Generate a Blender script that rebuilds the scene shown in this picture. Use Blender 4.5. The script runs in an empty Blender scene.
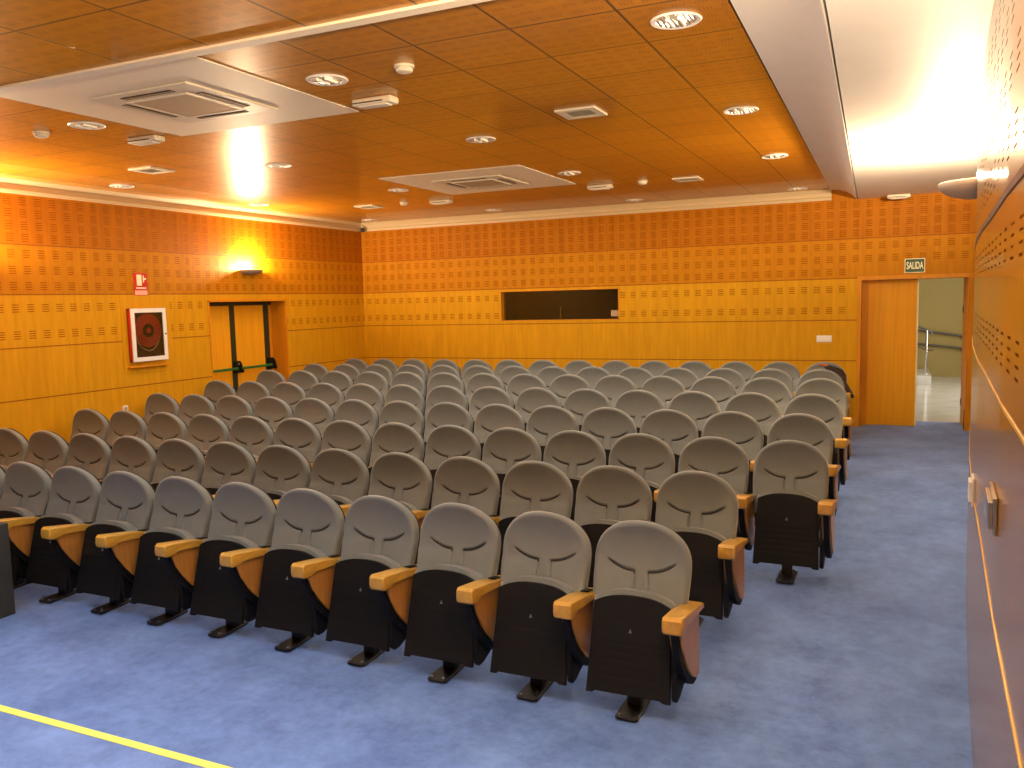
import bpy, bmesh, math, random
from mathutils import Matrix, Vector
random.seed(4)
S = bpy.context.scene
COL = S.collection
PI = math.pi

# ------------------------------------------------------------------ camera, light, exposure
cam_d = bpy.data.cameras.new('camera'); cam = bpy.data.objects.new('camera', cam_d); COL.objects.link(cam)
cam_d.sensor_width = 36.0; cam_d.lens = 839.79 / 1024 * 36.0; cam_d.clip_start = 0.05; cam_d.clip_end = 200
cam.matrix_world = (Matrix.Translation((0, 0, 2.107)) @ Matrix.Rotation(math.radians(24.64), 4, 'Z')
                    @ Matrix.Rotation(math.radians(90 - 5.667), 4, 'X') @ Matrix.Rotation(math.radians(-1.399), 4, 'Z'))
S.camera = cam
S.view_settings.view_transform = 'Standard'; S.view_settings.look = 'None'
S.view_settings.gamma = 1.0; S.view_settings.use_curve_mapping = False
S.view_settings.exposure = 0.0
w = bpy.data.worlds.new('world'); S.world = w; w.use_nodes = True
w.node_tree.nodes['Background'].inputs[0].default_value = (0.8, 0.85, 1.0, 1)
w.node_tree.nodes['Background'].inputs[1].default_value = 0.02

def area(name, loc, rot, sx, sy, power, color, spread=180):
    l = bpy.data.lights.new(name, 'AREA'); l.shape = 'RECTANGLE'; l.size = sx; l.size_y = sy
    l.energy = power; l.color = color; l.spread = math.radians(spread)
    o = bpy.data.objects.new(name, l); COL.objects.link(o); o.location = loc; o.rotation_euler = rot
    return o
def point(name, loc, power, color, r=0.04):
    l = bpy.data.lights.new(name, 'POINT'); l.energy = power; l.color = color; l.shadow_soft_size = r
    o = bpy.data.objects.new(name, l); COL.objects.link(o); o.location = loc
    return o
WARM = (1.0, 0.73, 0.45)
# stage lighting bank over the platform, lighting the front of the hall
area('stage_light', (-4.0, 2.3, 3.24), (0, 0, 0), 6.0, 1.2, 52, (0.78, 0.95, 1.0), 110)
# added warm fill below the tiled ceiling, standing in for bounced sconce light
area('room_fill_near', (-4.0, 6.4, 3.40), (0, 0, 0), 6.4, 4.6, 175, (1.0, 0.86, 0.68))
area('room_fill_far', (-4.0, 9.6, 3.40), (0, 0, 0), 6.5, 2.2, 95, (1.0, 0.84, 0.64))
# daylight in the corridor beyond the door
area('corridor_daylight', (2.6, 15.4, 2.0), (0, math.radians(90), 0), 2.4, 4.0, 140, (1.0, 0.97, 0.92))

# ------------------------------------------------------------------ material helpers
class N:
    def __init__(s, name):
        s.m = bpy.data.materials.new(name); s.m.use_nodes = True
        s.t = s.m.node_tree; s.b = s.t.nodes['Principled BSDF']
    def node(s, ty, **kw):
        n = s.t.nodes.new(ty)
        for k, v in kw.items(): setattr(n, k, v)
        return n
    def math(s, op, a, b=None, c=None):
        n = s.node('ShaderNodeMath', operation=op)
        for i, v in enumerate((a, b, c)):
            if v is None: continue
            if hasattr(v, 'links') or hasattr(v, 'is_linked'): s.t.links.new(v, n.inputs[i])
            else: n.inputs[i].default_value = v
        return n.outputs[0]
    def coords(s):
        tc = s.node('ShaderNodeTexCoord'); sep = s.node('ShaderNodeSeparateXYZ')
        s.t.links.new(tc.outputs['Object'], sep.inputs[0])
        return tc.outputs['Object'], sep.outputs
    def noise(s, vec, scale=(1, 1, 1), sc=1.0, detail=4, rough=.55):
        mp = s.node('ShaderNodeMapping'); mp.inputs['Scale'].default_value = scale
        s.t.links.new(vec, mp.inputs[0])
        n = s.node('ShaderNodeTexNoise'); n.inputs['Scale'].default_value = sc
        n.inputs['Detail'].default_value = detail; n.inputs['Roughness'].default_value = rough
        s.t.links.new(mp.outputs[0], n.inputs['Vector'])
        return n.outputs[0]
    def ramp(s, fac, stops):
        r = s.node('ShaderNodeValToRGB'); e = r.color_ramp.elements
        while len(e) < len(stops): e.new(0.5)
        for i, (p, c) in enumerate(stops): e[i].position = p; e[i].color = (*c, 1)
        s.t.links.new(fac, r.inputs[0]); return r.outputs[0]
    def mix(s, fac, a, b):
        n = s.node('ShaderNodeMix', data_type='RGBA')
        for sock, v in ((n.inputs[0], fac), (n.inputs[6], a), (n.inputs[7], b)):
            if hasattr(v, 'is_linked'): s.t.links.new(v, sock)
            elif isinstance(v, tuple): sock.default_value = (*v, 1)
            else: sock.default_value = v
        return n.outputs[2]
    def set(s, col=None, rough=None, metal=None, bump=None, bstr=.2, bdist=.01, spec=None, coat=None, coat_r=None):
        if col is not None:
            if isinstance(col, tuple): s.b.inputs['Base Color'].default_value = (*col, 1)
            else: s.t.links.new(col, s.b.inputs['Base Color'])
        if rough is not None: s.b.inputs['Roughness'].default_value = rough
        if metal is not None: s.b.inputs['Metallic'].default_value = metal
        if spec is not None: s.b.inputs['Specular IOR Level'].default_value = spec
        if coat is not None: s.b.inputs['Coat Weight'].default_value = coat
        if coat_r is not None: s.b.inputs['Coat Roughness'].default_value = coat_r
        if bump is not None:
            bn = s.node('ShaderNodeBump'); bn.inputs['Strength'].default_value = bstr; bn.inputs['Distance'].default_value = bdist
            s.t.links.new(bump, bn.inputs['Height']); s.t.links.new(bn.outputs[0], s.b.inputs['Normal'])
        return s.m

def plain(name, col, rough=.5, metal=0, var=.06, sc=30, **kw):
    n = N(name); v, _ = n.coords()
    f = n.noise(v, sc=sc)
    c = n.ramp(f, [(.3, tuple(max(0, x * (1 - var)) for x in col)), (.7, tuple(min(1, x * (1 + var)) for x in col))])
    return n.set(col=c, rough=rough, metal=metal, **kw)

W_A, W_B = (0.54, 0.265, 0.005), (0.65, 0.33, 0.008)
def slot_mask(n, u, v, rows, pitch, u0, slot_w, sp, nslot=4, hh=.0042, region=None):
    """1 where a perforation slot is: groups of nslot stacked slots in every row"""
    local = None; inrow = None
    half = sp * nslot / 2
    for r in rows:
        d = n.math('SUBTRACT', v, r)
        m = n.math('LESS_THAN', n.math('ABSOLUTE', d), half)
        ld = n.math('MULTIPLY', d, m)
        local = ld if local is None else n.math('ADD', local, ld)
        inrow = m if inrow is None else n.math('ADD', inrow, m)
    off = 0.0 if nslot % 2 == 0 else .5
    f = n.math('ABSOLUTE', n.math('SUBTRACT', n.math('FRACT', n.math('ADD', n.math('DIVIDE', local, sp), 100 + off)), .5))
    s = n.math('LESS_THAN', f, hh / sp)
    fu = n.math('ABSOLUTE', n.math('SUBTRACT', n.math('FRACT', n.math('DIVIDE', n.math('SUBTRACT', u, u0 - pitch / 2 - 100 * pitch), pitch)), .5))
    su = n.math('LESS_THAN', fu, slot_w / pitch / 2)
    m = n.math('MULTIPLY', n.math('MULTIPLY', s, su), inrow)
    if region is not None: m = n.math('MULTIPLY', m, region)
    return m
def seam_mask(n, v, seams, hw=.006):
    out = None
    for z in seams:
        m = n.math('LESS_THAN', n.math('ABSOLUTE', n.math('SUBTRACT', v, z)), hw)
        out = m if out is None else n.math('MAXIMUM', out, m)
    return out

ROWS = [1.875, 2.15, 2.377, 2.541, 2.706, 2.871, 2.994, 3.118, 3.241]
SEAMS = [1.21, 1.745, 2.29, 2.80]
def wood_wall(name, axis, pitch, u0, sp=.024,  rows=ROWS, seams=SEAMS, region=None, rough=.6, coat=0, joints=2.4, bands=True, tone=1.0, seam_col=(.27, .085, .006), slot_w=.078, seam_hw=.006):
    n = N(name); vec, xyz = n.coords(); u = xyz[axis]; v = xyz[2]
    sc = (9, 9, .8) if axis == 0 else (9, 9, .8)
    f = n.noise(vec, scale=sc, sc=2.2, detail=6, rough=.6)
    # every panel its own slight tone
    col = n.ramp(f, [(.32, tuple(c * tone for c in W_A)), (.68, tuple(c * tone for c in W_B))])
    if bands:   # redder veneer in the two upper courses, with dimmer light up there painted in
        c3 = n.ramp(f, [(.32, (.44, .168, .003)), (.68, (.53, .215, .004))]); c4 = n.ramp(f, [(.32, (.37, .120, .002)), (.68, (.45, .155, .003))])
        col = n.mix(n.math('GREATER_THAN', v, 2.29), col, c3); col = n.mix(n.math('GREATER_THAN', v, 2.80), col, c4)
    m = slot_mask(n, u, v, rows, pitch, u0, slot_w, sp, region=region(n, xyz) if region else None)
    col = n.mix(m, col, (.25, .075, .005) if bands else (.11, .04, .006))
    inv = n.math('SUBTRACT', 1.0, m)
    if coat: n.t.links.new(n.math('MULTIPLY', inv, coat), n.b.inputs['Coat Weight'])
    n.t.links.new(n.math('MULTIPLY', inv, .3 if coat else .12), n.b.inputs['Specular IOR Level'])
    sm = seam_mask(n, v, seams, seam_hw)
    col = n.mix(sm, col, seam_col)
    jm = n.math('LESS_THAN', n.math('FRACT', n.math('DIVIDE', n.math('ADD', u, 100.3), joints)), .0022)
    col = n.mix(jm, col, (.46, .19, .008))
    h = n.math('SUBTRACT', 1.0, n.math('MAXIMUM', m, sm))
    return n.set(col=col, rough=rough, bump=h, bstr=.5, bdist=.004, coat=None if m else coat, coat_r=.12)

def back_region(n, xyz):   # plain wood over the doorway
    a = n.math('LESS_THAN', xyz[0], -.58); b = n.math('GREATER_THAN', xyz[2], 2.46)
    return n.math('MAXIMUM', a, b)
M = {}
M['wall_back'] = wood_wall('back_wall_wood', 0, .1575, -.97, region=back_region)
M['wall_left'] = wood_wall('left_wall_wood', 1, .167, 6.05)
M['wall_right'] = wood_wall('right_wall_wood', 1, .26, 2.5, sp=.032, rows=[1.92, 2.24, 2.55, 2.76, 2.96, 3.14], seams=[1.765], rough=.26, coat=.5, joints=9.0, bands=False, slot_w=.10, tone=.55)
M['wood'] = wood_wall('plain_veneer', 0, .3, 0, rows=[9.0], seams=[9.0], joints=97.0, bands=False)
def door_wood():
    n = N('door_veneer'); v, _ = n.coords()
    f = n.noise(v, scale=(14, 14, .7), sc=2, detail=6)
    return n.set(col=n.ramp(f, [(.3, (.74, .33, .008)), (.7, (.86, .39, .012))]), rough=.5, spec=.2)
M['door'] = door_wood()
def frame_wood():
    n = N('frame_veneer'); v, _ = n.coords()
    f = n.noise(v, scale=(14, 14, .7), sc=2, detail=6)
    return n.set(col=n.ramp(f, [(.3, (.56, .215, .006)), (.7, (.68, .27, .009))]), rough=.5, spec=.2)
M['frame'] = frame_wood()

TP = .553
def ceiling_mat(name, y0, x0=-.67):
    n = N(name); vec, xyz = n.coords(); x, y = xyz[0], xyz[1]
    f = n.noise(vec, scale=(2, 10, 2), sc=3, detail=5)
    # checker of tile tones
    cx = n.math('FLOOR', n.math('DIVIDE', n.math('SUBTRACT', x, x0 - 40 * TP), TP))
    cy = n.math('FLOOR', n.math('DIVIDE', n.math('SUBTRACT', y, y0 - 40 * TP), TP))
    h = n.math('FRACT', n.math('MULTIPLY', n.math('SINE', n.math('ADD', n.math('MULTIPLY', cx, 12.9898), n.math('MULTIPLY', cy, 78.233))), 437.585))
    f2 = n.math('ADD', n.math('MULTIPLY', f, .8), n.math('MULTIPLY', h, .2))
    col = n.ramp(f2, [(.3, (.41, .150, .005)), (.7, (.52, .205, .008))])
    # perforation: short slots running along y, four side by side
    tx = n.math('MULTIPLY', n.math('FRACT', n.math('DIVIDE', n.math('SUBTRACT', x, x0 - 40 * TP), TP)), TP)
    ty = n.math('MULTIPLY', n.math('FRACT', n.math('DIVIDE', n.math('SUBTRACT', y, y0 - 40 * TP), TP)), TP)
    rows = [TP / 2 + k * .104 for k in (-2, -1, 0, 1, 2)]
    m = slot_mask(n, ty, tx, rows, .104, TP / 2, .042, .017, hh=.0032)
    edge = n.math('MULTIPLY', n.math('LESS_THAN', n.math('ABSOLUTE', n.math('SUBTRACT', ty, TP / 2)), TP / 2 - .03), 1.0)
    m = n.math('MULTIPLY', m, edge)
    col = n.mix(m, col, (.28, .10, .006))
    gx = n.math('GREATER_THAN', n.math('ABSOLUTE', n.math('SUBTRACT', tx, TP / 2)), TP / 2 - .0068)
    gy = n.math('GREATER_THAN', n.math('ABSOLUTE', n.math('SUBTRACT', ty, TP / 2)), TP / 2 - .0068)
    g = n.math('MAXIMUM', gx, gy)
    col = n.mix(g, col, (.10, .035, .008))
    hh = n.math('SUBTRACT', 1.0, g)
    return n.set(col=col, rough=.34, bump=hh, bstr=.6, bdist=.004, coat=.32, coat_r=.08, spec=.25)
M['ceil'] = ceiling_mat('ceiling_tiles', 3.942)
M['ceil_low'] = ceiling_mat('ceiling_tiles_low', 3.06)

def carpet():
    n = N('blue_carpet'); vec, xyz = n.coords()
    a = n.noise(vec, sc=2.6, detail=6, rough=.65); b = n.noise(vec, sc=260, detail=2); c = n.noise(vec, sc=14, detail=4, rough=.7)
    f = n.math('ADD', n.math('ADD', n.math('MULTIPLY', a, .55), n.math('MULTIPLY', b, .15)), n.math('MULTIPLY', c, .3))
    col = n.ramp(f, [(.38, (.072, .150, .43)), (.62, (.165, .305, .70))])
    m = n.set(col=col, rough=.95, bump=b, bstr=.5, bdist=.004, spec=.15)
    n.b.inputs['Sheen Weight'].default_value = .25
    return m
M['carpet'] = carpet()
def fabric(name, col):
    n = N(name); vec, _ = n.coords()
    a = n.noise(vec, sc=7, detail=3); b = n.noise(vec, sc=420, detail=1)
    f = n.math('ADD', n.math('MULTIPLY', a, .6), n.math('MULTIPLY', b, .4))
    c = n.ramp(f, [(.3, tuple(x * .92 for x in col)), (.7, tuple(x * 1.08 for x in col))])
    m = n.set(col=c, rough=.85, bump=b, bstr=.25, bdist=.002, spec=.25)
    n.b.inputs['Sheen Weight'].default_value = .5
    n.b.inputs['Sheen Roughness'].default_value = .35
    return m
M['fabric'] = fabric('grey_upholstery', (.205, .232, .236))
M['crease'] = fabric('crease_shade', (.035, .035, .033))  # dark grey for the tubes that paint shade into the backrest creases
M['plastic'] = plain('black_plastic', (.006, .006, .006), .7, var=.15, sc=60, spec=.22)
M['blackmetal'] = plain('black_metal', (.012, .012, .013), .32, .2, var=.15)
M['chrome'] = plain('bright_metal', (.75, .74, .70), .18, 1.0, var=.03)
M['groove'] = plain('dark_groove', (.10, .035, .008), .6)
M['emblem'] = plain('grey_emblem', (.22, .22, .21), .5)
def arm_wood():
    n = N('beech_arm'); v, _ = n.coords()
    f = n.noise(v, scale=(16, 2.2, 16), sc=3, detail=5)
    return n.set(col=n.ramp(f, [(.3, (.55, .30, .035)), (.7, (.68, .39, .055))]), rough=.32, coat=.25, coat_r=.15)
def panel_wood():
    n = N('beech_panel'); v, _ = n.coords()
    f = n.noise(v, scale=(16, 16, 2.2), sc=3, detail=5)
    return n.set(col=n.ramp(f, [(.3, (.46, .21, .04)), (.7, (.56, .27, .06))]), rough=.38, coat=.15)
M['wood_arm'] = arm_wood(); M['wood_panel'] = panel_wood()
M['white'] = plain('white_paint', (.88, .86, .82), .6, var=.02, sc=4)
M['fitting'] = plain('warm_white_fitting', (.66, .60, .48), .45, var=.02)
M['whiteplastic'] = plain('white_plastic', (.84, .83, .79), .4, var=.02)
M['panelwhite'] = plain('white_ceiling_board', (.82, .73, .56), .5, var=.02)
M['trimwhite'] = plain('white_moulding', (.56, .43, .25), .5, var=.02)
M['beige'] = plain('beige_grille', (.42, .31, .19), .6, var=.1, sc=200)
M['dark'] = plain('dark_slot', (.02, .018, .016), .6)
M['red'] = plain('red_enamel', (.55, .02, .02), .3, var=.08)
M['redhose'] = plain('red_hose', (.48, .035, .015), .5, var=.12, sc=14)
M['green'] = plain('green_bar', (.01, .16, .03), .35, var=.1)
M['darkgreen'] = plain('dark_door_trim', (.018, .026, .014), .4, var=.1)
M['yellow'] = plain('yellow_strip', (.95, .90, .16), .5, var=.03)
M['brass'] = plain('brass_strip', (.80, .50, .12), .3, .3, var=.05)
M['stone'] = plain('pale_stone', (.62, .60, .54), .16, var=.10, sc=3)
M['khaki'] = plain('khaki_plaster', (.36, .265, .085), .8, var=.03, sc=3)
M['brown'] = plain('brown_jacket', (.030, .016, .010), .9, var=.4, sc=40)
M['orange'] = plain('orange_lining', (.5, .12, .05), .9, var=.2, sc=40)
M['boxgrey'] = plain('dark_grey_cabinet', (.035, .042, .04), .7, var=.12, sc=12)
M['sconce'] = plain('sconce_metal', (.30, .25, .22), .45, var=.03)
M['signgreen'] = plain('sign_green', (.01, .055, .015), .5)
M['signcream'] = plain('sign_cream', (.85, .85, .55), .5)
M['steel'] = plain('satin_steel', (.13, .11, .09), .35, .6)
def glass():
    n = N('window_glass'); n.b.inputs['Transmission Weight'].default_value = 1.0
    n.b.inputs['IOR'].default_value = 1.45
    return n.set(col=(.75, .75, .7), rough=.02)
M['glass'] = glass()
def emit(name, col, st):
    n = N(name); n.b.inputs['Emission Color'].default_value = (*col, 1); n.b.inputs['Emission Strength'].default_value = st
    return n.set(col=col)
M['bulb'] = emit('lamp_glow', (1, .78, .45), 4)

# ------------------------------------------------------------------ mesh helpers
def bm_new(): return bmesh.new()
def obj(name, bm, m, parent=None, smooth=False):
    me = bpy.data.meshes.new(name); bmesh.ops.recalc_face_normals(bm, faces=bm.faces); bm.to_mesh(me); bm.free()
    me.materials.append(m)
    if smooth:
        for p in me.polygons: p.use_smooth = True
        me.set_sharp_from_angle(angle=math.radians(40))
    o = bpy.data.objects.new(name, me); COL.objects.link(o)
    if parent: o.parent = parent
    return o
def box(bm, x0, x1, y0, y1, z0, z1, bev=0, seg=2):
    r = bmesh.ops.create_cube(bm, size=1.0); vs = r['verts']
    for v in vs:
        v.co.x = x0 if v.co.x < 0 else x1; v.co.y = y0 if v.co.y < 0 else y1; v.co.z = z0 if v.co.z < 0 else z1
    if bev:
        es = list({e for v in vs for e in v.link_edges})
        bmesh.ops.bevel(bm, geom=es, offset=bev, segments=seg, affect='EDGES', profile=.5)
    return bm
def prism(bm, pts, a0, a1, axis='x', bev=0, seg=2):
    """outline pts extruded along axis between a0 and a1"""
    def P(p, a):
        return {'x': (a, p[0], p[1]), 'y': (p[0], a, p[1]), 'z': (p[0], p[1], a)}[axis]
    A = [bm.verts.new(P(p, a0)) for p in pts]; B = [bm.verts.new(P(p, a1)) for p in pts]
    fs = [bm.faces.new(A), bm.faces.new(B[::-1])]
    n = len(pts)
    for i in range(n): fs.append(bm.faces.new((A[i], B[i], B[(i + 1) % n], A[(i + 1) % n])))
    if bev:
        es = [e for e in {e for f in fs[:2] for e in f.edges}]
        bmesh.ops.bevel(bm, geom=es, offset=bev, segments=seg, affect='EDGES', profile=.5)
    return bm
def cyl(bm, c, r, h, axis='z', n=24, r2=None, cap=True):
    rot = {'z': Matrix(), 'x': Matrix.Rotation(PI / 2, 4, 'Y'), 'y': Matrix.Rotation(-PI / 2, 4, 'X')}[axis]
    bmesh.ops.create_cone(bm, cap_ends=cap, segments=n, radius1=r, radius2=r if r2 is None else r2, depth=h,
                          matrix=Matrix.Translation(c) @ rot)
    return bm
def lathe(bm, prof, c=(0, 0, 0), n=32, a0=0, a1=2 * PI, sy=1.0):
    full = abs(a1 - a0 - 2 * PI) < 1e-6; m = n if full else n + 1
    rings = []
    for r, z in prof:
        rings.append([bm.verts.new((c[0] + r * math.cos(a0 + (a1 - a0) * i / n), c[1] + sy * r * math.sin(a0 + (a1 - a0) * i / n), c[2] + z)) for i in range(m)])
    for k in range(len(rings) - 1):
        for i in range(n):
            j = (i + 1) % m
            bm.faces.new((rings[k][i], rings[k][j], rings[k + 1][j], rings[k + 1][i]))
    return bm
def tube(bm, pts, r, n=10, closed=False):
    pts = [Vector(p) for p in pts]; rings = []
    for i, p in enumerate(pts):
        d = (pts[min(i + 1, len(pts) - 1)] - pts[max(i - 1, 0)]).normalized()
        up = Vector((0, 0, 1)) if abs(d.z) < .9 else Vector((1, 0, 0))
        s = d.cross(up).normalized(); t = s.cross(d)
        rr = r[i] if isinstance(r, (list, tuple)) else r
        rings.append([bm.verts.new(p + s * rr * math.cos(2 * PI * k / n) + t * rr * math.sin(2 * PI * k / n)) for k in range(n)])
    for a, b in zip(rings, rings[1:]):
        for k in range(n): bm.faces.new((a[k], a[(k + 1) % n], b[(k + 1) % n], b[k]))
    bm.faces.new(rings[0]); bm.faces.new(rings[-1][::-1])
    return bm
def tag(o, label, cat, group=None, kind=None):
    if label: o['label'] = label
    if cat: o['category'] = cat
    if group: o['group'] = group
    if kind: o['kind'] = kind
    return o
def struct(name, bm, m, smooth=False):
    o = obj(name, bm, m, smooth=smooth); o['kind'] = 'structure'; return o
def empty(name, loc, label, cat, group=None, rz=0):
    o = bpy.data.objects.new(name, None); o.empty_display_size = .1; COL.objects.link(o)
    o.location = loc; o.rotation_euler = (0, 0, rz); tag(o, label, cat, group); return o

# ------------------------------------------------------------------ setting
XL, YB, ZC = -8.165, 11.9, 3.45
FLOOR = [(-4.0, 0.0), (3.95, 0.0), (5.05, .068), (6.03, .13), (7.02, .188), (7.92, .25), (8.88, .302), (11.0, .300), (11.95, .335), (12.62, .335)]
def floor_z(y):
    for (a, za), (b, zb) in zip(FLOOR, FLOOR[1:]):
        if y <= b: return za + (zb - za) * (y - a) / (b - a)
    return FLOOR[-1][1]
WR = [(-4.0, .24), (0.5, .24), (1.3, .25), (2.0, .268), (3.0, .300), (4.0, .345), (4.7, .372), (5.25, .400), (6.0, .442), (6.7, .490), (7.6, .56), (8.5, .63), (10.2, .76), (11.9, .89)]
def wall_x(y):
    for (a, xa), (b, xb) in zip(WR, WR[1:]):
        if y <= b: return xa + (xb - xa) * (y - a) / (b - a)
    return WR[-1][1]
# floor: one solid slab rising to the back
bm = bm_new()
prism(bm, [(y, z) for y, z in FLOOR[::1]] + [(12.62, -.3), (-4.0, -.3)], XL - .4, 1.2, 'x')
struct('floor', bm, M['carpet'])
# stage platform with the yellow nosing
bm = bm_new(); box(bm, XL + .005, wall_x(2.4) - .03, -3.95, 2.445, .004, .25)
struct('trim_stage', bm, M['carpet'])
bm = bm_new(); prism(bm, [(2.412, .2505), (2.453, .2505), (2.453, .215), (2.4455, .215), (2.4455, .245), (2.412, .245)], XL + .02, wall_x(2.4) - .035, 'x')
bmesh.ops.translate(bm, verts=bm.verts, vec=(0, .0015, .0012))
tag(obj('stage_edge_strip', bm, M['yellow']), 'bright yellow nosing strip along the blue carpeted stage edge', 'strip')

# back wall with booth window and doorway
bm = bm_new(); T = .14
WX0, WX1, WZ0, WZ1 = -5.62, -3.70, 1.79, 2.255
DX0, DX1, DZ1 = -.42, .86, 2.26
YT = YB + .80
for (x0, x1, z0, z1) in ((XL - .3, WX0, 0, 3.6), (WX0, WX1, 0, WZ0), (WX0, WX1, WZ1, 3.6), (WX1, DX0 - .05, 0, 3.6), (DX0 - .05, DX1 + .05, DZ1 + .05, 3.6), (DX1 + .05, 1.2, 0, 3.6)):
    box(bm, x0, x1, YB, YB + T, z0, z1)
struct('wall_back', bm, M['wall_back'])
# left wall with emergency door recess
LY0, LY1, LZ1 = 8.36, 9.90, 2.205
bm = bm_new()
for (y0, y1, z0, z1) in ((-4.0, LY0, 0, 3.6), (LY0, LY1, LZ1, 3.6), (LY1, YB, 0, 3.6)):
    box(bm, XL - .12, XL, y0, y1, z0, z1)
struct('wall_left', bm, M['wall_left'])
# right wall, gently bowed in plan
bm = bm_new()
out = [(x, y) for y, x in WR] + [(1.25, 11.9), (1.0, -4.0)]
prism(bm, out, 0, 3.6, 'z')
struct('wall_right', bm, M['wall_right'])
bm = bm_new(); box(bm, XL - .12, .5, -4.12, -4.0, 0, 3.6); struct('wall_front', bm, M['wood'])

# brass inlay lines on the right wall
def strip_on_right(name, z, h, t, m, y0, y1):
    bm = bm_new(); ys = [y0 + (y1 - y0) * i / 40 for i in range(41)]
    A = [[bm.verts.new((wall_x(y) - dx, y, z + dz)) for (dx, dz) in ((0, -h / 2), (t, -h / 2), (t, h / 2), (0, h / 2))] for y in ys]
    for a, b in zip(A, A[1:]):
        for k in range(4): bm.faces.new((a[k], a[(k + 1) % 4], b[(k + 1) % 4], b[k]))
    bm.faces.new(A[0]); bm.faces.new(A[-1][::-1])
    return struct(name, bm, m)
strip_on_right('trim_1', 1.05, .012, .004, M['brass'], -3.9, 11.8)
strip_on_right('trim_2', 1.752, .010, .003, M['brass'], -3.9, 11.8)
strip_on_right('trim_3', 2.40, .026, .004, M['groove'], -3.9, 11.5)

# wood tile ceiling
bm = bm_new(); box(bm, XL, -.80, 3.0, YB, ZC, ZC + .08)
for v in bm.verts:
    if v.co.x > -1: v.co.x = -.72 if v.co.y < 5 else -.82
struct('ceiling', bm, M['ceil'])
bm = bm_new(); box(bm, XL, -.70, -4.0, 3.052, 3.30, 3.38); struct('ceiling_low', bm, M['ceil_low'])
bm = bm_new(); box(bm, XL, -.70, 3.050, 3.118, 3.288, 3.60); struct('trim_4', bm, M['panelwhite'])
# moulding along walls
bm = bm_new()
prism(bm, [(YB, 3.31), (YB - .022, 3.31), (YB - .03, 3.345), (YB - .018, 3.36), (YB - .018, 3.40), (YB - .05, 3.45), (YB, 3.45)], XL, -.80, 'x')
struct('trim_5', bm, M['trimwhite'])
bm = bm_new()
prism(bm, [(XL, 3.31), (XL + .022, 3.31), (XL + .03, 3.345), (XL + .018, 3.36), (XL + .018, 3.40), (XL + .05, 3.45), (XL, 3.45)], 3.115, YB, 'y')
struct('trim_6', bm, M['trimwhite'])
# white plaster bulkhead between tiles and aisle soffit
prof = [(0, 3.452), (.004, 3.443), (.06, 3.440), (.13, 3.430), (.20, 3.408), (.26, 3.374), (.30, 3.338), (.325, 3.306), (.334, 3.298), (.338, 3.298), (.338, 3.33), (.338, 3.56), (0, 3.56)]
bm = bm_new(); A = []
for (y, s0, s1) in ((-4.0, -.62, -.19), (4.0, -.720, -.305), (YB, -.82, -.49)):
    A.append([bm.verts.new((s0 + (s1 - s0) * p / .338, y, z)) for p, z in prof])
for a, b in zip(A, A[1:]):
    for k in range(len(prof)): bm.faces.new((a[k], a[(k + 1) % len(prof)], b[(k + 1) % len(prof)], b[k]))
bm.faces.new(A[0]); bm.faces.new(A[-1][::-1])
struct('trim_7', bm, M['white'], smooth=True)
bm = bm_new(); A = []
for (y, s0) in ((-4.0, -.19), (4.0, -.305), (YB, -.49)):
    A.append([bm.verts.new(p) for p in ((s0 + .012, y, 3.302), (wall_x(y) + .1, y, 3.33), (wall_x(y) + .1, y, 3.50), (s0 + .012, y, 3.50))])
for a, b in zip(A, A[1:]):
    for k in range(4): bm.faces.new((a[k], a[(k + 1) % 4], b[(k + 1) % 4], b[k]))
bm.faces.new(A[0]); bm.faces.new(A[-1][::-1])
struct('ceiling_aisle', bm, M['white'])
# white cassette surrounds
for i, (y0, y1) in enumerate(((3.39, 5.05), (7.80, 9.44))):
    bm = bm_new(); box(bm, -5.10, -3.44, y0, y1, ZC - .006, ZC + .01); struct('trim_%d' % (8 + i), bm, M['panelwhite'])

# ---------------- doorway (right of back wall)
FZ = .335
bm = bm_new()
box(bm, DX0 - .05, DX0, YB - .012, YT, FZ, DZ1 + .05); box(bm, DX1 - .055, DX1 + .05, YB - .012, YT, FZ, DZ1 + .05); box(bm, DX0, DX1 - .055, YB - .012, YT, DZ1, DZ1 + .05)
box(bm, DX0, DX0 + .075, YB + .17, YB + .26, FZ, DZ1)
d1 = struct('door_1', bm, M['frame'])
bm = bm_new(); box(bm, DX0 + .075, .240, YB + .20, YB + .245, FZ + .006, DZ1 - .002, .003); obj('door_leaf', bm, M['door'], d1)
bm = bm_new(); box(bm, .240, .258, YB + .195, YB + .25, FZ + .006, DZ1 - .002, .002); obj('door_edge_strip', bm, M['signcream'], d1)
for z in (.62, 1.85):
    bm = bm_new(); cyl(bm, (DX1 - .058, YT - .1, z), .009, .09); obj('hinge', bm, M['blackmetal'], d1)
bm = bm_new(); box(bm, DX1 - .065, DX1 - .056, YB + .02, YB + .06, FZ + .01, FZ + .26); obj('door_stop', bm, M['blackmetal'], d1)

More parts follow.
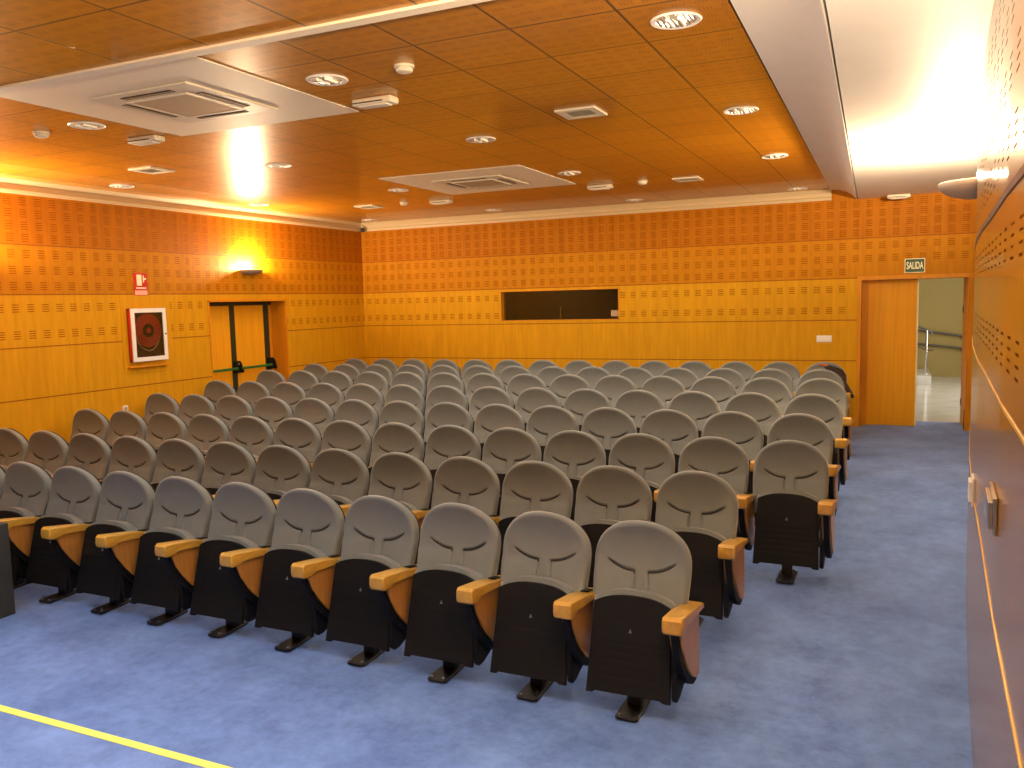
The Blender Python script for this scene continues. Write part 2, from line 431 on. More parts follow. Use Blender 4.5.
# corridor beyond
bm = bm_new(); box(bm, -2.5, 3.2, 12.62, 19.6, .03, FZ); struct('floor_corridor', bm, M['stone'])
bm = bm_new(); box(bm, -2.5, 3.2, 19.3, 19.5, FZ, 3.6); struct('wall_corridor_far', bm, M['khaki'])
bm = bm_new(); box(bm, -2.6, -2.5, 12.0, 19.5, .03, 3.6); struct('wall_corridor_left', bm, M['khaki'])
bm = bm_new(); box(bm, 3.2, 3.3, 12.0, 19.5, .03, 3.6); struct('wall_corridor_right', bm, M['khaki'])
bm = bm_new(); box(bm, -2.5, 3.2, 12.0, 19.5, 3.4, 3.5); struct('ceiling_corridor', bm, M['white'])
bm = bm_new(); box(bm, -2.5, DX0 - .06, YT - .06, YT + .02, FZ, 3.4); box(bm, DX1 + .06, 3.2, YT - .06, YT + .02, FZ, 3.4); box(bm, DX0 - .06, DX1 + .06, YT - .06, YT + .02, DZ1 + .06, 3.4)
struct('wall_corridor_near', bm, M['khaki'])
st = empty('staircase', (.3, 18.5, FZ), 'pale stone steps climbing out of view beyond the doorway', 'stairs')
for k, (x1, z) in enumerate(((.62, .17), (.36, .34), (.10, .51))):
    bm = bm_new(); box(bm, -2.0 - .3, x1 - .3, -.9, .75, z - .17, z, .006); o = obj('step', bm, M['stone'], st)
rl = empty('stair_railing', (.54, 18.0, FZ + .17), 'chrome stair railing with two rails behind the open doorway', 'railing')
bm = bm_new(); cyl(bm, (0, 0, .42), .022, .84); cyl(bm, (0, 0, .008), .05, .016); obj('post', bm, M['chrome'], rl, True)
bm = bm_new(); tube(bm, [(-.9, .0, 1.35), (-.3, .0, .98), (.0, 0, .85), (.07, 0, .82), (.09, 0, .76)], .022); obj('handrail', bm, M['steel'], rl, True)
bm = bm_new(); tube(bm, [(-.9, .0, 1.0), (-.3, .0, .60), (.0, 0, .46), (.12, 0, .46)], .016); obj('lower_rail', bm, M['steel'], rl, True)
hr = empty('wall_handrail', (0, 19.3, 0), 'pair of dark handrails fixed to the khaki corridor wall', 'handrail')
for (za, zb) in ((1.36, 1.17), (1.06, .92)):
    bm = bm_new(); tube(bm, [(-.2, -.07, za + .03), (1.27, -.07, zb)], .024); r = obj('rail', bm, M['steel'], hr, True)
    for x in (.60, 1.2):
        z = za + .03 + (zb - za - .03) * (x + .2) / 1.47
        bm = bm_new(); tube(bm, [(x, -.07, z - .01), (x, -.05, z - .06), (x, 0, z - .06)], .009); obj('bracket', bm, M['steel'], r, True)

# ---------------- emergency door in the left wall
XD = XL - .27
bm = bm_new()
box(bm, XD - .06, XL + .006, LY0 - .004, LY0 + .018, .0, LZ1); box(bm, XD - .06, XL + .006, LY1 - .018, LY1 + .004, .0, LZ1)
box(bm, XD - .06, XL + .006, LY0 - .004, LY1 + .004, LZ1 - .02, LZ1 + .012)
d2 = struct('door_2', bm, M['frame'])
ly0, ly1 = LY0 + .018, LY1 - .018
bm = bm_new(); box(bm, XD - .05, XD, ly0, 9.02, .30, 2.13); l1 = obj('door_leaf', bm, M['door'], d2)
bm = bm_new(); box(bm, XD - .05, XD, 9.11, 9.71, .30, 2.13); l2 = obj('door_leaf', bm, M['door'], d2)
bm = bm_new(); box(bm, XD - .055, XD + .012, 9.02, 9.11, .30, 2.13); box(bm, XD - .055, XD + .012, 9.71, 9.81, .30, 2.13); box(bm, XD - .055, XD + .006, ly0, ly1, 2.13, 2.184)
obj('dark_door_trim', bm, M['darkgreen'], d2)
bm = bm_new(); box(bm, XD - .055, XD + .0, 9.81, ly1, .3, 2.13); obj('side_panel', bm, M['frame'], d2)
for (a, b, l) in ((8.40, 9.03, l1), (9.10, 9.74, l2)):
    bm = bm_new(); tube(bm, [(XD + .09, a, 1.257), (XD + .09, b, 1.257)], .018); bar = obj('push_bar', bm, M['green'], l, True)
for y in (9.065, 9.76):
    bm = bm_new(); box(bm, XD + .01, XD + .075, y - .035, y + .035, 1.19, 1.36, .01); obj('latch_box', bm, M['plastic'], d2)
    bm = bm_new(); prism(bm, [(y + .02, 1.36), (y + .05, 1.32), (y + .09, 1.20), (y + .06, 1.19), (y + .02, 1.27)], XD + .05, XD + .10, 'x', .004); obj('latch_arm', bm, M['plastic'], d2)
bm = bm_new(); cyl(bm, (XD + .08, 9.065, 1.32), .017, .02, 'x'); obj('lock_cylinder', bm, M['chrome'], d2, True)
# blank wall outside the recess
bm = bm_new(); box(bm, XD - .2, XD - .06, LY0 - .3, LY1 + .3, 0, 2.6); struct('wall_recess', bm, M['khaki'])

# ---------------- projection booth window
fr = bm_new(); d = .012
box(fr, WX0, WX0 + d, YB - .006, YB + .16, WZ0, WZ1); box(fr, WX1 - d, WX1, YB - .006, YB + .16, WZ0, WZ1)
box(fr, WX0, WX1, YB - .006, YB + .16, WZ0, WZ0 + d); box(fr, WX0, WX1, YB - .006, YB + .16, WZ1 - d, WZ1)
wn = struct('window_1', fr, M['frame'])
bm = bm_new(); box(bm, WX0 + d, WX1 - d, YB + .10, YB + .108, WZ0 + d, WZ1 - d); obj('pane', bm, M['glass'], wn)
bm = bm_new(); box(bm, WX0 + .95, WX0 + .965, YB + .112, YB + .13, WZ0 + d, WZ0 + .20); obj('window_latch', bm, M['chrome'], wn)
tag(obj('paper_label', box(bm_new(), WX1 - .155, WX1 - .045, YB + .094, YB + .0995, WZ0 + .05, WZ0 + .14), M['beige']), 'small cream card stuck inside the booth window corner', 'card')
bm = bm_new()
X0, X1, Z0, Z1, Y0, Y1 = WX0 - .5, WX1 + .5, 1.0, 2.9, YB + T + .03, YB + 1.6
for b_ in ((X0, X1, Y1, Y1 + .05, Z0, Z1), (X0, X0 + .03, Y0, Y1, Z0, Z1), (X1 - .03, X1, Y0, Y1, Z0, Z1), (X0, X1, Y0, Y1, Z0 - .03, Z0), (X0, X1, Y0, Y1, Z1, Z1 + .03)): box(bm, *b_)
struct('wall_booth', bm, plain('booth_wall', (.30, .19, .08), .8))
point('booth_fill', (-5.2, 12.9, 2.6), 2.2, (1.0, .8, .5), .05)  # unseen light added to lift the dark booth interior

# ------------------------------------------------------------------ text helper
def text_mesh(name, s, size, m, parent, loc, rot, ext=.0012, bold=0.0, ax='CENTER', sx=1.0):
    c = bpy.data.curves.new(name, 'FONT'); c.body = s; c.size = size; c.extrude = ext; c.align_x = ax; c.align_y = 'CENTER'; c.offset = bold
    t = bpy.data.objects.new(name, c); COL.objects.link(t)
    bpy.context.view_layer.update()
    me = bpy.data.meshes.new_from_object(t.evaluated_get(bpy.context.evaluated_depsgraph_get()))
    bpy.data.objects.remove(t)
    me.transform(Matrix.Diagonal((sx, 1, 1, 1)))
    me.materials.clear(); me.materials.append(m)
    o = bpy.data.objects.new(name, me); COL.objects.link(o); o.location = loc; o.rotation_euler = rot
    if parent: o.parent = parent
    return o
# SALIDA sign
sg = empty('exit_sign', (.2, YB, 2.425), 'dark green SALIDA exit sign over the right doorway', 'sign')
obj('sign_board', box(bm_new(), -.117, .117, -.014, -.001, -.090, .090, .002), M['signcream'], sg)
obj('sign_field', box(bm_new(), -.108, .108, -.0155, -.012, -.081, .081), M['signgreen'], sg)
text_mesh('sign_lettering', 'SALIDA', .125, M['signcream'], sg, (0, -.0165, -.002), (PI / 2, 0, 0), bold=.002, sx=.47)

# fire hose cabinet on a plain board
fc_y0, fc_y1, fc_z0, fc_z1 = 7.10, 7.64, 1.45, 2.10
bm = bm_new(); box(bm, XL, XL + .006, 6.99, 7.72, 1.36, 2.275); o = struct('trim_10', bm, M['wood'])
fc = empty('fire_hose_cabinet', (XL + .006, 7.325, 1.81), 'red wall cabinet with white framed glass door and coiled fire hose', 'fire hose cabinet')
bm = bm_new(); D = .055; hy, hz = .257, .312
for b_ in ((0, .008, -hy, hy, -hz, hz), (0, D, -hy, -hy + .012, -hz, hz), (0, D, hy - .012, hy, -hz, hz), (0, D, -hy, hy, -hz, -hz + .012), (0, D, -hy, hy, hz - .012, hz)): box(bm, *b_)
obj('cabinet_body', bm, M['red'], fc)
bm = bm_new(); q = .05
for b_ in ((D, D + .015, -hy, -hy + q, -hz, hz), (D, D + .015, hy - q, hy, -hz, hz), (D, D + .015, -hy + q, hy - q, -hz, -hz + q), (D, D + .015, -hy + q, hy - q, hz - q, hz)): box(bm, *b_)
dr = obj('cabinet_door', bm, M['whiteplastic'], fc)
obj('glass_pane', box(bm_new(), D + .004, D + .008, -hy + q, hy - q, -hz + q, hz - q), M['glass'], dr)
obj('door_lock', cyl(bm_new(), (D + .018, hy - .02, 0), .009, .01, 'x'), M['blackmetal'], dr)
hl = obj('back_lining', box(bm_new(), .008, .012, -hy + .013, hy - .013, -hz + .013, hz - .013), plain('cabinet_inside', (.10, .03, .02), .6), fc)
bm = bm_new()
for k in range(6):
    r = .190 - k * .021
    pts = [(.035, r * math.cos(a * PI / 20), .05 + r * math.sin(a * PI / 20)) for a in range(41)]
    tube(bm, pts, .0125, 8)
obj('hose_coil', bm, M['redhose'], fc, True)
bm = bm_new(); cyl(bm, (.035, 0, .05), .08, .03, 'x', 28); obj('reel_disc', bm, M['blackmetal'], fc)
bm = bm_new(); cyl(bm, (.050, 0, .05), .033, .006, 'x', 20); obj('reel_hub', bm, M['red'], fc)
bm = bm_new(); tube(bm, [(.042, -.18, -.02), (.042, -.16, -.09), (.042, -.12, -.145), (.042, -.06, -.18), (.042, .0, -.195), (.042, .06, -.18), (.042, .11, -.14), (.042, .15, -.08)], .008); obj('hose_tail', bm, M['beige'], fc, True)
bm = bm_new(); box(bm, .0, .05, -.29, .29, -.385, -.362, .004); obj('wooden_ledge', bm, M['frame'], fc)

# hose pictogram sign
fs = empty('fire_hose_sign', (XL, 7.30, 2.41), 'small red and white fire hose pictogram sign on left wall', 'sign')
obj('sign_plate', box(bm_new(), .001, .006, -.098, .098, -.135, .13), M['red'], fs)
obj('caption_band', box(bm_new(), .006, .0075, -.09, .09, -.128, -.075), plain('caption_pink', (.80, .42, .32), .5), fs)
bm = bm_new(); box(bm, .006, .008, -.055, .015, -.02, .11); obj('hose_symbol', bm, M['signcream'], fs)
bm = bm_new(); box(bm, .006, .008, .035, .05, .02, .10); box(bm, .006, .008, .05, .08, .05, .07); box(bm, .006, .008, -.07, .075, -.055, -.04); obj('figure_symbol', bm, M['signcream'], fs)

# light switches
sw = empty('light_switch', (-.87, YB, 1.50), 'white triple light switch plate low on back wall', 'light switch')
obj('switch_plate', box(bm_new(), -.095, .095, -.012, -.001, -.045, .045, .003), M['whiteplastic'], sw)
for k in (-1, 0, 1): obj('rocker', box(bm_new(), k * .058 - .026, k * .058 + .026, -.017, -.012, -.034, .034, .002), M['whiteplastic'], sw)
so = empty('wall_socket', (XL, 6.95, .965), 'small white wall box low on left wall behind seats', 'socket')
obj('socket_plate', box(bm_new(), .001, .025, -.035, .035, -.035, .035, .003), M['whiteplastic'], so)
obj('socket_face', cyl(bm_new(), (.028, 0, 0), .02, .006, 'x'), M['beige'], so)
def right_plate(name, y, z, ww, hh, label, n, mat):
    dx = wall_x(y + .1) - wall_x(y - .1)
    e = empty(name, (wall_x(y) - .001, y, z), label, 'light switch', rz=-math.atan2(dx, .2))
    obj('switch_plate', box(bm_new(), -.012, 0, -ww, ww, -hh, hh, .003), mat, e)
    for k in range(n):
        a = -ww + .012 + k * (2 * ww - .024) / n
        obj('rocker', box(bm_new(), -.026, -.012, a + .004, a + (2 * ww - .024) / n - .004, -hh * .72, hh * .72, .003), mat, e)
right_plate('light_switch', 3.07, 1.40, .13, .062, 'brushed metal switch plate on the right wall near the camera', 3, M['chrome'])
right_plate('light_switch', 4.75, 1.10, .08, .07, 'farther pale switch plate on the right wall, seen edge-on', 2, M['whiteplastic'])

# ------------------------------------------------------------------ ceiling fittings
FZC = ZC - .0005
def downlight(x, y, label):
    e = empty('downlight', (x, y, FZC), label, 'downlight', 'recessed downlights in the wood tile ceiling')
    bm = bm_new(); lathe(bm, [(.098, .0), (.122, .0), (.126, -.004), (.120, -.010), (.100, -.006), (.098, .0)], n=32); obj('rim', bm, M['whiteplastic'], e, True)
    bm = bm_new(); lathe(bm, [(.100, -.006), (.092, -.0045), (.07, -.003), (.045, -.002), (.0005, -.002)], n=32); obj('reflector', bm, M['reflector'], e, True)
    for s in (-1, 1):
        bm = bm_new(); cyl(bm, (s * .028, 0, -.010), .010, .11, 'y', 10); obj('lamp_tube', bm, M['lamptube'], e, True)
    return e
def refl():
    n = N('faceted_reflector'); v, xyz = n.coords()
    wv = n.node('ShaderNodeTexWave'); wv.inputs['Scale'].default_value = 14; wv.inputs['Distortion'].default_value = 1.5; n.t.links.new(v, wv.inputs[0])
    return n.set(col=(.95, .94, .90), rough=.3, metal=.6, bump=wv.outputs[1], bstr=1.0, bdist=.03)
M['reflector'] = refl()
M['lamptube'] = plain('lamp_tube_white', (.9, .88, .8), .3)
col_name = ['rightmost', 'second from the right', 'third from the right', 'leftmost']
row_name = ['nearest', 'second', 'third', 'farthest']
lamps = [[(-1.005, 4.21), (-3.12, 4.26), (-5.37, 4.42)],
         [(-1.06, 6.43), (-3.17, 6.41), (-5.40, 6.54), (-7.68, 6.71)],
         [(-1.11, 8.70), (-3.21, 8.60), (-5.42, 8.71), (-7.66, 8.85)],
         [(-1.19, 11.55), (-3.32, 11.46), (-5.46, 11.40), (-7.71, 11.50)]]
for j, row in enumerate(lamps):
    for i, (x, y) in enumerate(row):
        downlight(x, y, 'round recessed downlight, %s in the %s row of the tile ceiling' % (col_name[i], row_name[j]))
def cassette(x, y, label):
    e = empty('air_conditioner', (x, y, ZC - .006), label, 'air conditioner', 'ceiling cassette air conditioners')
    h = .41
    bm = bm_new()
    prism(bm, [(-h, -h), (h, -h), (h, h), (-h, h)], -.014, 0, 'z', .006); obj('fascia', bm, M['fitting'], e)
    obj('return_grille', box(bm_new(), -.235, .235, -.235, .235, -.020, -.013, .002), M['beige'], e)
    bm = bm_new()
    for b_ in ((-.255, -.235, -.255, .255), (.235, .255, -.255, .255), (-.235, .235, -.255, -.235), (-.235, .235, .235, .255)): box(bm, b_[0], b_[1], b_[2], b_[3], -.023, -.013)
    obj('grille_frame', bm, M['fitting'], e)
    for k in range(4):
        c, s_ = math.cos(k * PI / 2), math.sin(k * PI / 2)
        bm = bm_new(); box(bm, -.21, .21, .295, .345, -.017, -.012); bmesh.ops.rotate(bm, verts=bm.verts, matrix=Matrix.Rotation(k * PI / 2, 3, 'Z')); sl = obj('air_slot', bm, M['dark'], e)
        bm = bm_new(); box(bm, -.21, .21, .316, .324, -.020, -.016); bmesh.ops.rotate(bm, verts=bm.verts, matrix=Matrix.Rotation(k * PI / 2, 3, 'Z')); obj('louvre_blade', bm, M['beige'], sl)
    return e
cassette(-4.25, 4.27, 'large white ceiling cassette air conditioner nearest the stage')
cassette(-4.28, 8.64, 'smaller-looking ceiling cassette air conditioner near the back wall')
def vent(x, y, label):
    e = empty('ceiling_vent', (x, y, FZC), label, 'vent', 'square ceiling vents')
    bm = bm_new(); a, b = .15, .095
    for b_ in ((-a, -b, -a, a), (b, a, -a, a), (-b, b, -a, -b), (-b, b, b, a)): box(bm, b_[0], b_[1], b_[2], b_[3], -.012, 0)
    obj('vent_frame', bm, M['fitting'], e)
    obj('vent_core', box(bm_new(), -b, b, -b, b, -.004, -.001), M['dark'], e)
    for k in range(5):
        bm = bm_new(); y0 = -b + .018 + k * .036; prism(bm, [(y0, -.012), (y0 + .006, -.012), (y0 + .020, -.004), (y0 + .014, -.004)], -b, b, 'x'); obj('vent_slat', bm, M['fitting'], e)
vent(-2.10, 5.89, 'square white ceiling vent nearest the aisle side')
vent(-6.58, 6.11, 'square white ceiling vent near the left wall, closer one')
vent(-2.21, 9.81, 'square white ceiling vent toward the back right of the tiles')
vent(-6.66, 9.93, 'square white ceiling vent in the far left corner')
def em_light(x, y, z, label, L=.15):
    e = empty('emergency_light', (x, y, z), label, 'emergency light', 'emergency lights on the ceiling')
    obj('housing', box(bm_new(), -L, L, -.055, .055, -.045, 0, .012, 3), M['fitting'], e, True)
    obj('diffuser', box(bm_new(), -L * .72, L * .72, -.040, .040, -.054, -.043, .005), M['fitting'], e, True)
    obj('indicator_strip', box(bm_new(), -L * .95, L * .6, -.0575, -.054, -.034, -.027), M['dark'], e)
em_light(-3.14, 4.80, FZC, 'white emergency light box beside the nearer air conditioner')
em_light(-5.37, 4.95, FZC, 'white emergency light box left of the nearer air conditioner')
em_light(-3.24, 9.72, FZC, 'white emergency light box right of the far air conditioner')
em_light(-5.5, 9.89, FZC, 'white emergency light box left of the far air conditioner')
em_light(.0, 11.45, 3.28, 'small white emergency light on the white aisle ceiling', .13)
def detector(x, y, label):
    e = empty('smoke_detector', (x, y, FZC), label, 'smoke detector', 'smoke detectors on the ceiling')
    obj('base', lathe(bm_new(), [(.0005, 0), (.058, 0), (.058, -.014), (.0005, -.014)], n=24), M['fitting'], e, True)
    obj('sensor_head', lathe(bm_new(), [(.045, -.014), (.05, -.024), (.044, -.036), (.028, -.042), (.0005, -.044)], n=24), M['fitting'], e, True)
detector(-2.57, 4.24, 'round white smoke detector between the nearest downlights')
detector(-5.86, 4.42, 'round white smoke detector near the left end of ceiling')
detector(-2.71, 9.68, 'round white smoke detector toward the back, centre right')
detector(-6.01, 9.79, 'round white smoke detector toward the back, far left')
cs = empty('corner_sensor', (XL + .10, YB - .10, 3.33), 'small dark round sensor in the far left ceiling corner', 'sensor')
obj('sensor_ball', lathe(bm_new(), [(.0005, .04), (.03, .03), (.04, 0), (.03, -.03), (.0005, -.04)], n=16), M['dark'], cs, True)
obj('sensor_arm', tube(bm_new(), [(0, 0, .03), (-.03, .03, .06), (-.05, .05, .075)], .01), M['whiteplastic'], cs, True)

# ------------------------------------------------------------------ wall sconces
def sconce(x, y, z, rz, label, power, R=.29, H=.13):
    e = empty('wall_sconce', (x, y, z), label, 'wall lamp', 'half bowl wall uplights', rz)
    n = 12
    out = [(R * math.sin(t * PI / 2 / n) + .0005, -H * math.cos(t * PI / 2 / n)) for t in range(n + 1)]
    inn = [(max(.0005, r - .012), zz + .010) for r, zz in out[::-1]]
    bm = bm_new(); lathe(bm, out + [(R - .006, .006)] + inn, n=24, a0=-PI / 2, a1=PI / 2)
    obj('bowl', bm, M['sconce'], e, True)
    obj('wall_bracket', box(bm_new(), .0, .016, -R * .35, R * .35, -H * .8, .0, .003), M['brass'], e)
    obj('lamp', tube(bm_new(), [(.09, -.08, -.015), (.09, .08, -.015)], .010), M['bulb'], e, True)
    l = point('sconce_light', (.08, 0, .03), power, WARM, .05); l.parent = e
    return e
aR = lambda y: PI + -math.atan2(wall_x(y + .3) - wall_x(y - .3), .6)
sconce(XL + .002, 9.16, 2.61, 0, 'glowing half bowl uplight on left wall above the emergency door', 270, .19, .062)
sconce(XL + .002, 4.9, 2.635, 0, 'left wall uplight just outside the frame, nearer the stage', 420, .215, .085)
sconce(wall_x(7.9) - .004, 7.9, 2.97, aR(7.9), 'grey half bowl uplight high on right wall toward the door', 620)
sconce(wall_x(1.45) - .004, 1.45, 2.68, aR(1.45), 'right wall uplight above the camera, nearer the stage', 980)

# ------------------------------------------------------------------ seats
def arch_w(h, H, W0=.240, W1=.258, A=.235, e=2.12):
    if h < H - A: 
        t = h / (H - A); return W0 + (W1 - W0) * math.sin(t * PI / 2)
    t = min(1.0, (h - (H - A)) / A); return W1 * max(0.0, 1 - t ** e) ** (1 / e)
def h_arch(u, H, W1=.258, A=.235, e=2.12):
    t = min(1.0, abs(u) / W1); return H - A + A * max(0.0, 1 - t ** e) ** (1 / e)
HB, ZB = .52, .427
def back_line(h, H):
    """y offset of the back (lower part leans back, head part upright)"""
    t = h / H
    a = .105 + .36 * (t * HB if t < .45 else .45 * HB)
    if t < .45: return a
    q = (t - .45) / .55
    return a + .36 * HB * .55 * q * (1 - 1.35 * q)
def front_y(u, h): return back_line(h, HB) - .058 - .018 * (abs(u) / .25) ** 2
def back_bm():
    bm = bm_new(); NU, NV = 96, 110; T0 = .058; r = .030
    def hrow(j):
        t = j / NV; hs = HB - .235
        return hs * t / .5 if t < .5 else hs + .235 * math.sin((t - .5) / .5 * PI / 2)
    grid = []
    for j in range(NV + 1):
        h = hrow(j); wd = max(arch_w(h, HB), .0008); row = []
        for i in range(NU + 1):
            s = -1 + 2 * i / NU; s = math.sin(s * PI / 2) * .35 + s * .65
            u = s * wd; e = max(0, min(wd - abs(u), (h_arch(u, HB) - h) if h > HB - .235 else 1, h + .012))
            d = T0 if e >= r else T0 - r + math.sqrt(max(0, r * r - (r - e) ** 2))
            au = abs(u)
            # smile crease and centre channel
            g = 0
            if .036 < au < .193:
                hs = .247 + .062 * ((au - .036) / .155) ** 2.1
                fade = min(1, (.193 - au) / .03)
                dd = h - hs
                g = .012 * fade * math.exp(-(dd / .008) ** 2)
                d -= 0
            lo = min(1, max(0, (.262 - h) / .05)); lo = lo * lo * (3 - 2 * lo)
            if h < .262:
                xc = .036 + .006 * (1 - h / .262)
                g = max(g, .009 * math.exp(-((au - xc) / .007) ** 2) * min(1, (h + .05) / .12) * min(1, lo * 3))
                if au > xc: d += .006 * lo * min(1, (au - xc) / .08)
            d -= g
            # gentle lateral concavity
            y = back_line(h, HB) - d - .018 * (au / .25) ** 2
            row.append(bm.verts.new((u, y, ZB + h)))
        grid.append(row)
    for j in range(NV):
        for i in range(NU): bm.faces.new((grid[j][i], grid[j][i + 1], grid[j + 1][i + 1], grid[j + 1][i]))
    # rear cap following the outline
    bd = [e for e in bm.edges if e.is_boundary]
    ret = bmesh.ops.extrude_edge_only(bm, edges=bd)
    nv = [v for v in ret['geom'] if isinstance(v, bmesh.types.BMVert)]
    for v in nv: v.co.y = back_line(max(0, v.co.z - ZB), HB) - .012; v.co.x *= .99
    return bm
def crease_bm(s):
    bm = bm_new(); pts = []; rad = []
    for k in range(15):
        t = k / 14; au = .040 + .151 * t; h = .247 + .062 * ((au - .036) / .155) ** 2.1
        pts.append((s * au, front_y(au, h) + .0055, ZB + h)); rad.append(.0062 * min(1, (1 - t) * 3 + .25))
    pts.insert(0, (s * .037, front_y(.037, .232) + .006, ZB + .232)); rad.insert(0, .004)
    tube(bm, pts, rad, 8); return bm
def shell_bm():
    bm = bm_new(); NV = 26; rows = []
    for j in range(NV + 1):
        t = j / NV; hs = HB - .235
        h = -.10 + (hs + .10) * t / .5 if t < .5 else hs + .235 * math.sin((t - .5) / .5 * PI / 2)
        wd = max(arch_w(max(h, 0), HB), .0008) * .975
        y = back_line(max(h, 0), HB) + (h * .3 if h < 0 else 0) - .002
        rows.append([bm.verts.new((s * wd, y + (.036 if k else 0) * (1 if abs(s) < 1 else .6) - .012 * s * s, ZB + h - max(0, h) * .012)) for k in (0, 1) for s in ((-1, -.8, -.4, 0, .4, .8, 1) if k == 0 else (1, .8, .4, 0, -.4, -.8, -1))])
    for a, b in zip(rows, rows[1:]):
        n = len(a)
        for k in range(n): bm.faces.new((a[k], a[(k + 1) % n], b[(k + 1) % n], b[k]))
    bm.faces.new(rows[0]); bm.faces.new(rows[-1][::-1])
    return bm
# tipped up seat: outline in its own plane (x, v) v from hinge edge (low) to front edge (up)
def seat_outline(wb, wt, v0, v1, arc, n=14, foot=False):
    p = [(-wb, v0)]
    if foot: p = [(-wb, v0), (-wb + .035, v0), (-wb + .05, v0 + .018), (wb - .05, v0 + .018), (wb - .035, v0), (wb, v0)]
    else: p = [(-wb, v0), (wb, v0)]
    for i in range(n + 1):
        x = wt * (1 - 2 * i / n); p.append((x, v1 - arc * abs(x / wt) ** 2.6))
    return p
LEAN = math.atan2(.11, .45)
def tip(bm):   # stand the seat up: local v axis -> up with a slight lean back
    m = Matrix.Translation((0, -.115, .15)) @ Matrix.Rotation(-LEAN, 4, 'X')
    bm.transform(m); return bm
def seat_pan_bm():
    bm = bm_new(); prism(bm, seat_outline(.218, .200, -.045, .455, .045, foot=True), -.020, .012, 'y', .006)
    # ribbed lower field and raised upper field
    for k in range(5): box(bm, -.17, .17, -.0215, -.019, .02 + k * .04, .045 + k * .04, .0008)
    box(bm, -.190, .190, -.0225, -.019, .225, .325, .001)
    return tip(bm)
def cushion_bm():
    bm = bm_new(); prism(bm, seat_outline(.208, .208, .03, .482, .052, n=20), .006, .085, 'y', .018, 4)
    return tip(bm)
def arm_pad_bm(s):
    bm = bm_new(); c = s * .268
    prof_ = [(-.302, .560), (-.298, .600), (-.280, .614), (-.10, .583), (.195, .528), (.203, .518), (.200, .496), (-.17, .556), (-.200, .535), (-.225, .524), (-.285, .528), (-.298, .538)]
    prism(bm, prof_, c - .049, c + .049, 'x', .012, 3); return bm
PANEL = [(-.235, .520), (-.17, .545), (.165, .488), (.168, .180), (.150, .158), (.10, .165), (.035, .195), (-.030, .240), (-.095, .300), (-.15, .365), (-.20, .440)]
CORE = [(-.262, .530), (-.17, .552), (.175, .494), (.178, .150), (.15, .128), (.09, .130), (.02, .160), (-.05, .208), (-.115, .270), (-.175, .340), (-.225, .420)]
def build_seat():
    e = bpy.data.objects.new('auditorium_seat', None); COL.objects.link(e)
    BK = obj('backrest', back_bm(), M['fabric'], e, True)
    for sgn in (-1, 1): obj('crease', crease_bm(sgn), M['crease'], BK, True)
    obj('back_shell', shell_bm(), M['plastic'], e, True)
    sp = obj('seat_pan', seat_pan_bm(), M['plastic'], e)
    em = bm_new(); prism(em, [(-.009, .272), (.009, .272), (0, .292)], -.0245, -.0215, 'y'); obj('emblem', tip(em), M['emblem'], sp)
    obj('seat_cushion', cushion_bm(), M['fabric'], e, True)
    add_arm(e, 1)
    bm = bm_new(); prism(bm, [(-.036, -.015), (.036, -.015), (.030, .055), (-.030, .055)], .012, .27, 'z', .004); obj('pedestal', bm, M['blackmetal'], e)
    bm = bm_new()
    prism(bm, [(-.060, -.150), (-.045, -.165), (.045, -.165), (.060, -.150), (.060, .09), (.045, .105), (-.045, .105), (-.060, .09)], 0.0, .014, 'z', .003); fp = obj('foot_plate', bm, M['blackmetal'], e)
    for sx, sy in ((-1, -1), (1, -1), (-1, 1), (1, 1)):
        obj('bolt', cyl(bm_new(), (sx * .036, -.030 + sy * .110, .018), .010, .010, 'z', 8), M['chrome'], fp)
    obj('cross_beam', box(bm_new(), -.225, .245, .005, .060, .225, .285, .006), M['blackmetal'], e)
    return e
def add_arm(e, s, slot=True):
    a = obj('armrest', arm_pad_bm(s), M['wood_arm'], e, True); c = s * .268
    if slot:
      bm = bm_new(); box(bm, c - .020, c + .020, .02, .11, -.002, .004, .0015); bm.transform(Matrix.Translation((0, 0, .5695)) @ Matrix.Rotation(0, 4, 'X'))
      for v in bm.verts: v.co.z -= (v.co.y) * .187
      obj('tablet_slot', bm, M['plastic'], a)
    bm = bm_new(); prism(bm, CORE, c - .017, c + .017, 'x', .004); st_ = obj('arm_support', bm, M['plastic'], e)
    bm = bm_new(); prism(bm, PANEL, c + .017, c + .030, 'x', .004); obj('side_panel', bm, M['wood_panel'], st_)
    bm = bm_new(); prism(bm, PANEL, c - .030, c - .017, 'x', .004); obj('side_panel', bm, M['wood_panel'], st_)
    bm = bm_new(); i0, i1 = sorted((c - s * .022, c - s * .048)); prism(bm, [(-.12, .13), (-.10, .11), (-.05, .11), (.08, .15), (.12, .20), (.10, .42), (.04, .45), (-.06, .42), (-.12, .30)], i0, i1, 'x', .004); hb = obj('hinge_bracket', bm, M['plastic'], e)
    bm = bm_new(); cyl(bm, (c - s * .036, -.098, .20), .011, .014, 'y', 12); cyl(bm, (c + s * .0, -.02, .235), .010, .040, 'x', 12); obj('bolt', bm, M['chrome'], hb)
def copy_tree(o, parent=None, skip='~'):
    c = o.copy(); COL.objects.link(c); c.parent = parent
    for ch in KIDS[o.name]:
        if not ch.name.startswith(skip): copy_tree(ch, c, skip)
    return c
seat = build_seat()
arm_end = bpy.data.objects.new('auditorium_seat', None); COL.objects.link(arm_end); add_arm(arm_end, -1, False)
KIDS = {}
for o in bpy.data.objects: KIDS.setdefault(o.name, [])
for o in bpy.data.objects:
    if o.parent: KIDS[o.parent.name].append(o)
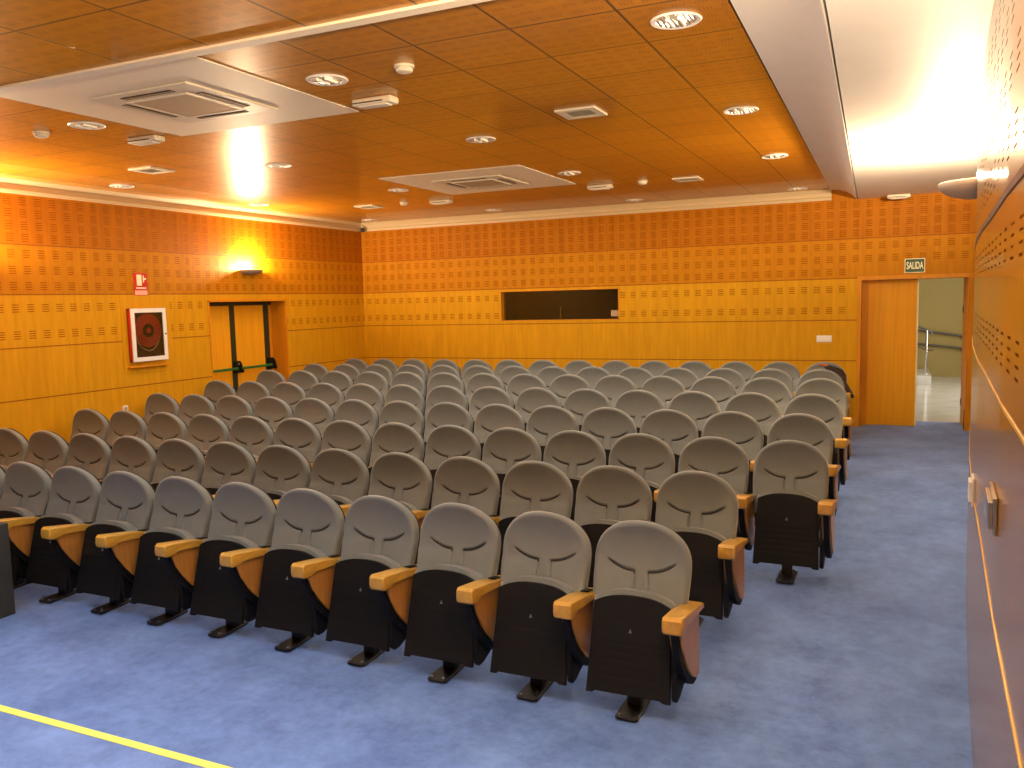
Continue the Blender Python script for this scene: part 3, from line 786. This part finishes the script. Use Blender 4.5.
# x of the aisle seat, y of the back top, number of seats, per row from the stage
ROW = [(-1.191, 4.340, 11), (-1.129, 5.319, 13), (-0.665, 6.282, 14), (-0.702, 7.269, 14), (-0.679, 8.172, 14), (-0.687, 9.131, 14), (-0.775, 10.229, 14), (-0.802, 11.284, 14)]
STEP = [.550, .549, .548, .547, .5465, .545, .545, .545]     # seat spacing per row
rn = ['front row', 'second row from the stage', 'third row from the stage', 'fourth row from the stage', 'fifth row from the stage', 'sixth row from the stage', 'row next to last', 'last row']
on = ['first', 'second', 'third', 'fourth', 'fifth', 'sixth', 'seventh', 'eighth', 'ninth', 'tenth', 'eleventh', 'twelfth', 'thirteenth', 'fourteenth']
first = True
for r, (x0, yt, n) in enumerate(ROW):
    for k in range(n):
        if first: s = seat; first = False
        else: s = copy_tree(seat, None, 'tablet_slot' if k == 0 else '~')
        y = yt - .262 + (.0105 * k - .055 if r == 0 else 0); s.location = (x0 - STEP[r] * k, y, floor_z(y) + .0005)
        place = 'at the right aisle end' if k == 0 else '%s from the right aisle' % on[k]
        tag(s, 'grey upholstered tip-up seat in the %s, %s' % (rn[r], place), 'chair', 'auditorium seats in rows')
        if k == n - 1 and r in (1, 2, 3, 4, 5):
            for ch in KIDS[arm_end.name]: copy_tree(ch, s)
for ch in list(KIDS[arm_end.name]):
    for g in list(KIDS[ch.name]): bpy.data.objects.remove(g)
    bpy.data.objects.remove(ch)
bpy.data.objects.remove(arm_end)

# jacket over the last aisle seat
jy = 11.284 - .262
jz = floor_z(jy)
bm = bm_new()
path = [(-.88, jy + .150, .895), (-.80, jy + .140, .895), (-.72, jy + .130, .872), (-.64, jy + .125, .835), (-.59, jy + .11, .77), (-.575, jy + .05, .70), (-.53, jy - .02, .64), (-.49, jy - .08, .605), (-.44, jy - .10, .53)]
tube(bm, [(x - .02, y + .02, z + jz) for x, y, z in path], [.018, .030, .045, .058, .055, .045, .038, .032, .015], 14)
for v in bm.verts:
    v.co += Vector((random.uniform(-.006, .006), random.uniform(-.006, .006), random.uniform(-.006, .006)))
bmesh.ops.subdivide_edges(bm, edges=bm.edges, cuts=1, smooth=.6)
jk = tag(obj('jacket', bm, M['brown'], smooth=True), 'dark brown jacket draped over the aisle seat of the last row', 'jacket')
bm = bm_new(); tube(bm, [(-.90, jy + .128, .912 + jz), (-.83, jy + .112, .915 + jz), (-.77, jy + .10, .905 + jz)], [.008, .016, .012], 8); obj('orange_collar', bm, M['orange'], jk, True)

# dark grey cabinet by the front row, left
cb = empty('speaker_cabinet', (-5.95, 3.47, 0), 'dark grey floor cabinet at the left edge before the front row', 'cabinet')
obj('cabinet_body', box(bm_new(), -.35, .35, -.27, .27, .0, .655, .006), M['boxgrey'], cb)
obj('grille', box(bm_new(), -.31, .31, .268, .278, .05, .61, .004), M['plastic'], cb)

for o in list(bpy.data.objects):      # the aisle arm of the first seat has no tablet slot
    if o.name.startswith('tablet_slot') and o.parent and o.parent.parent == seat: bpy.data.objects.remove(o)
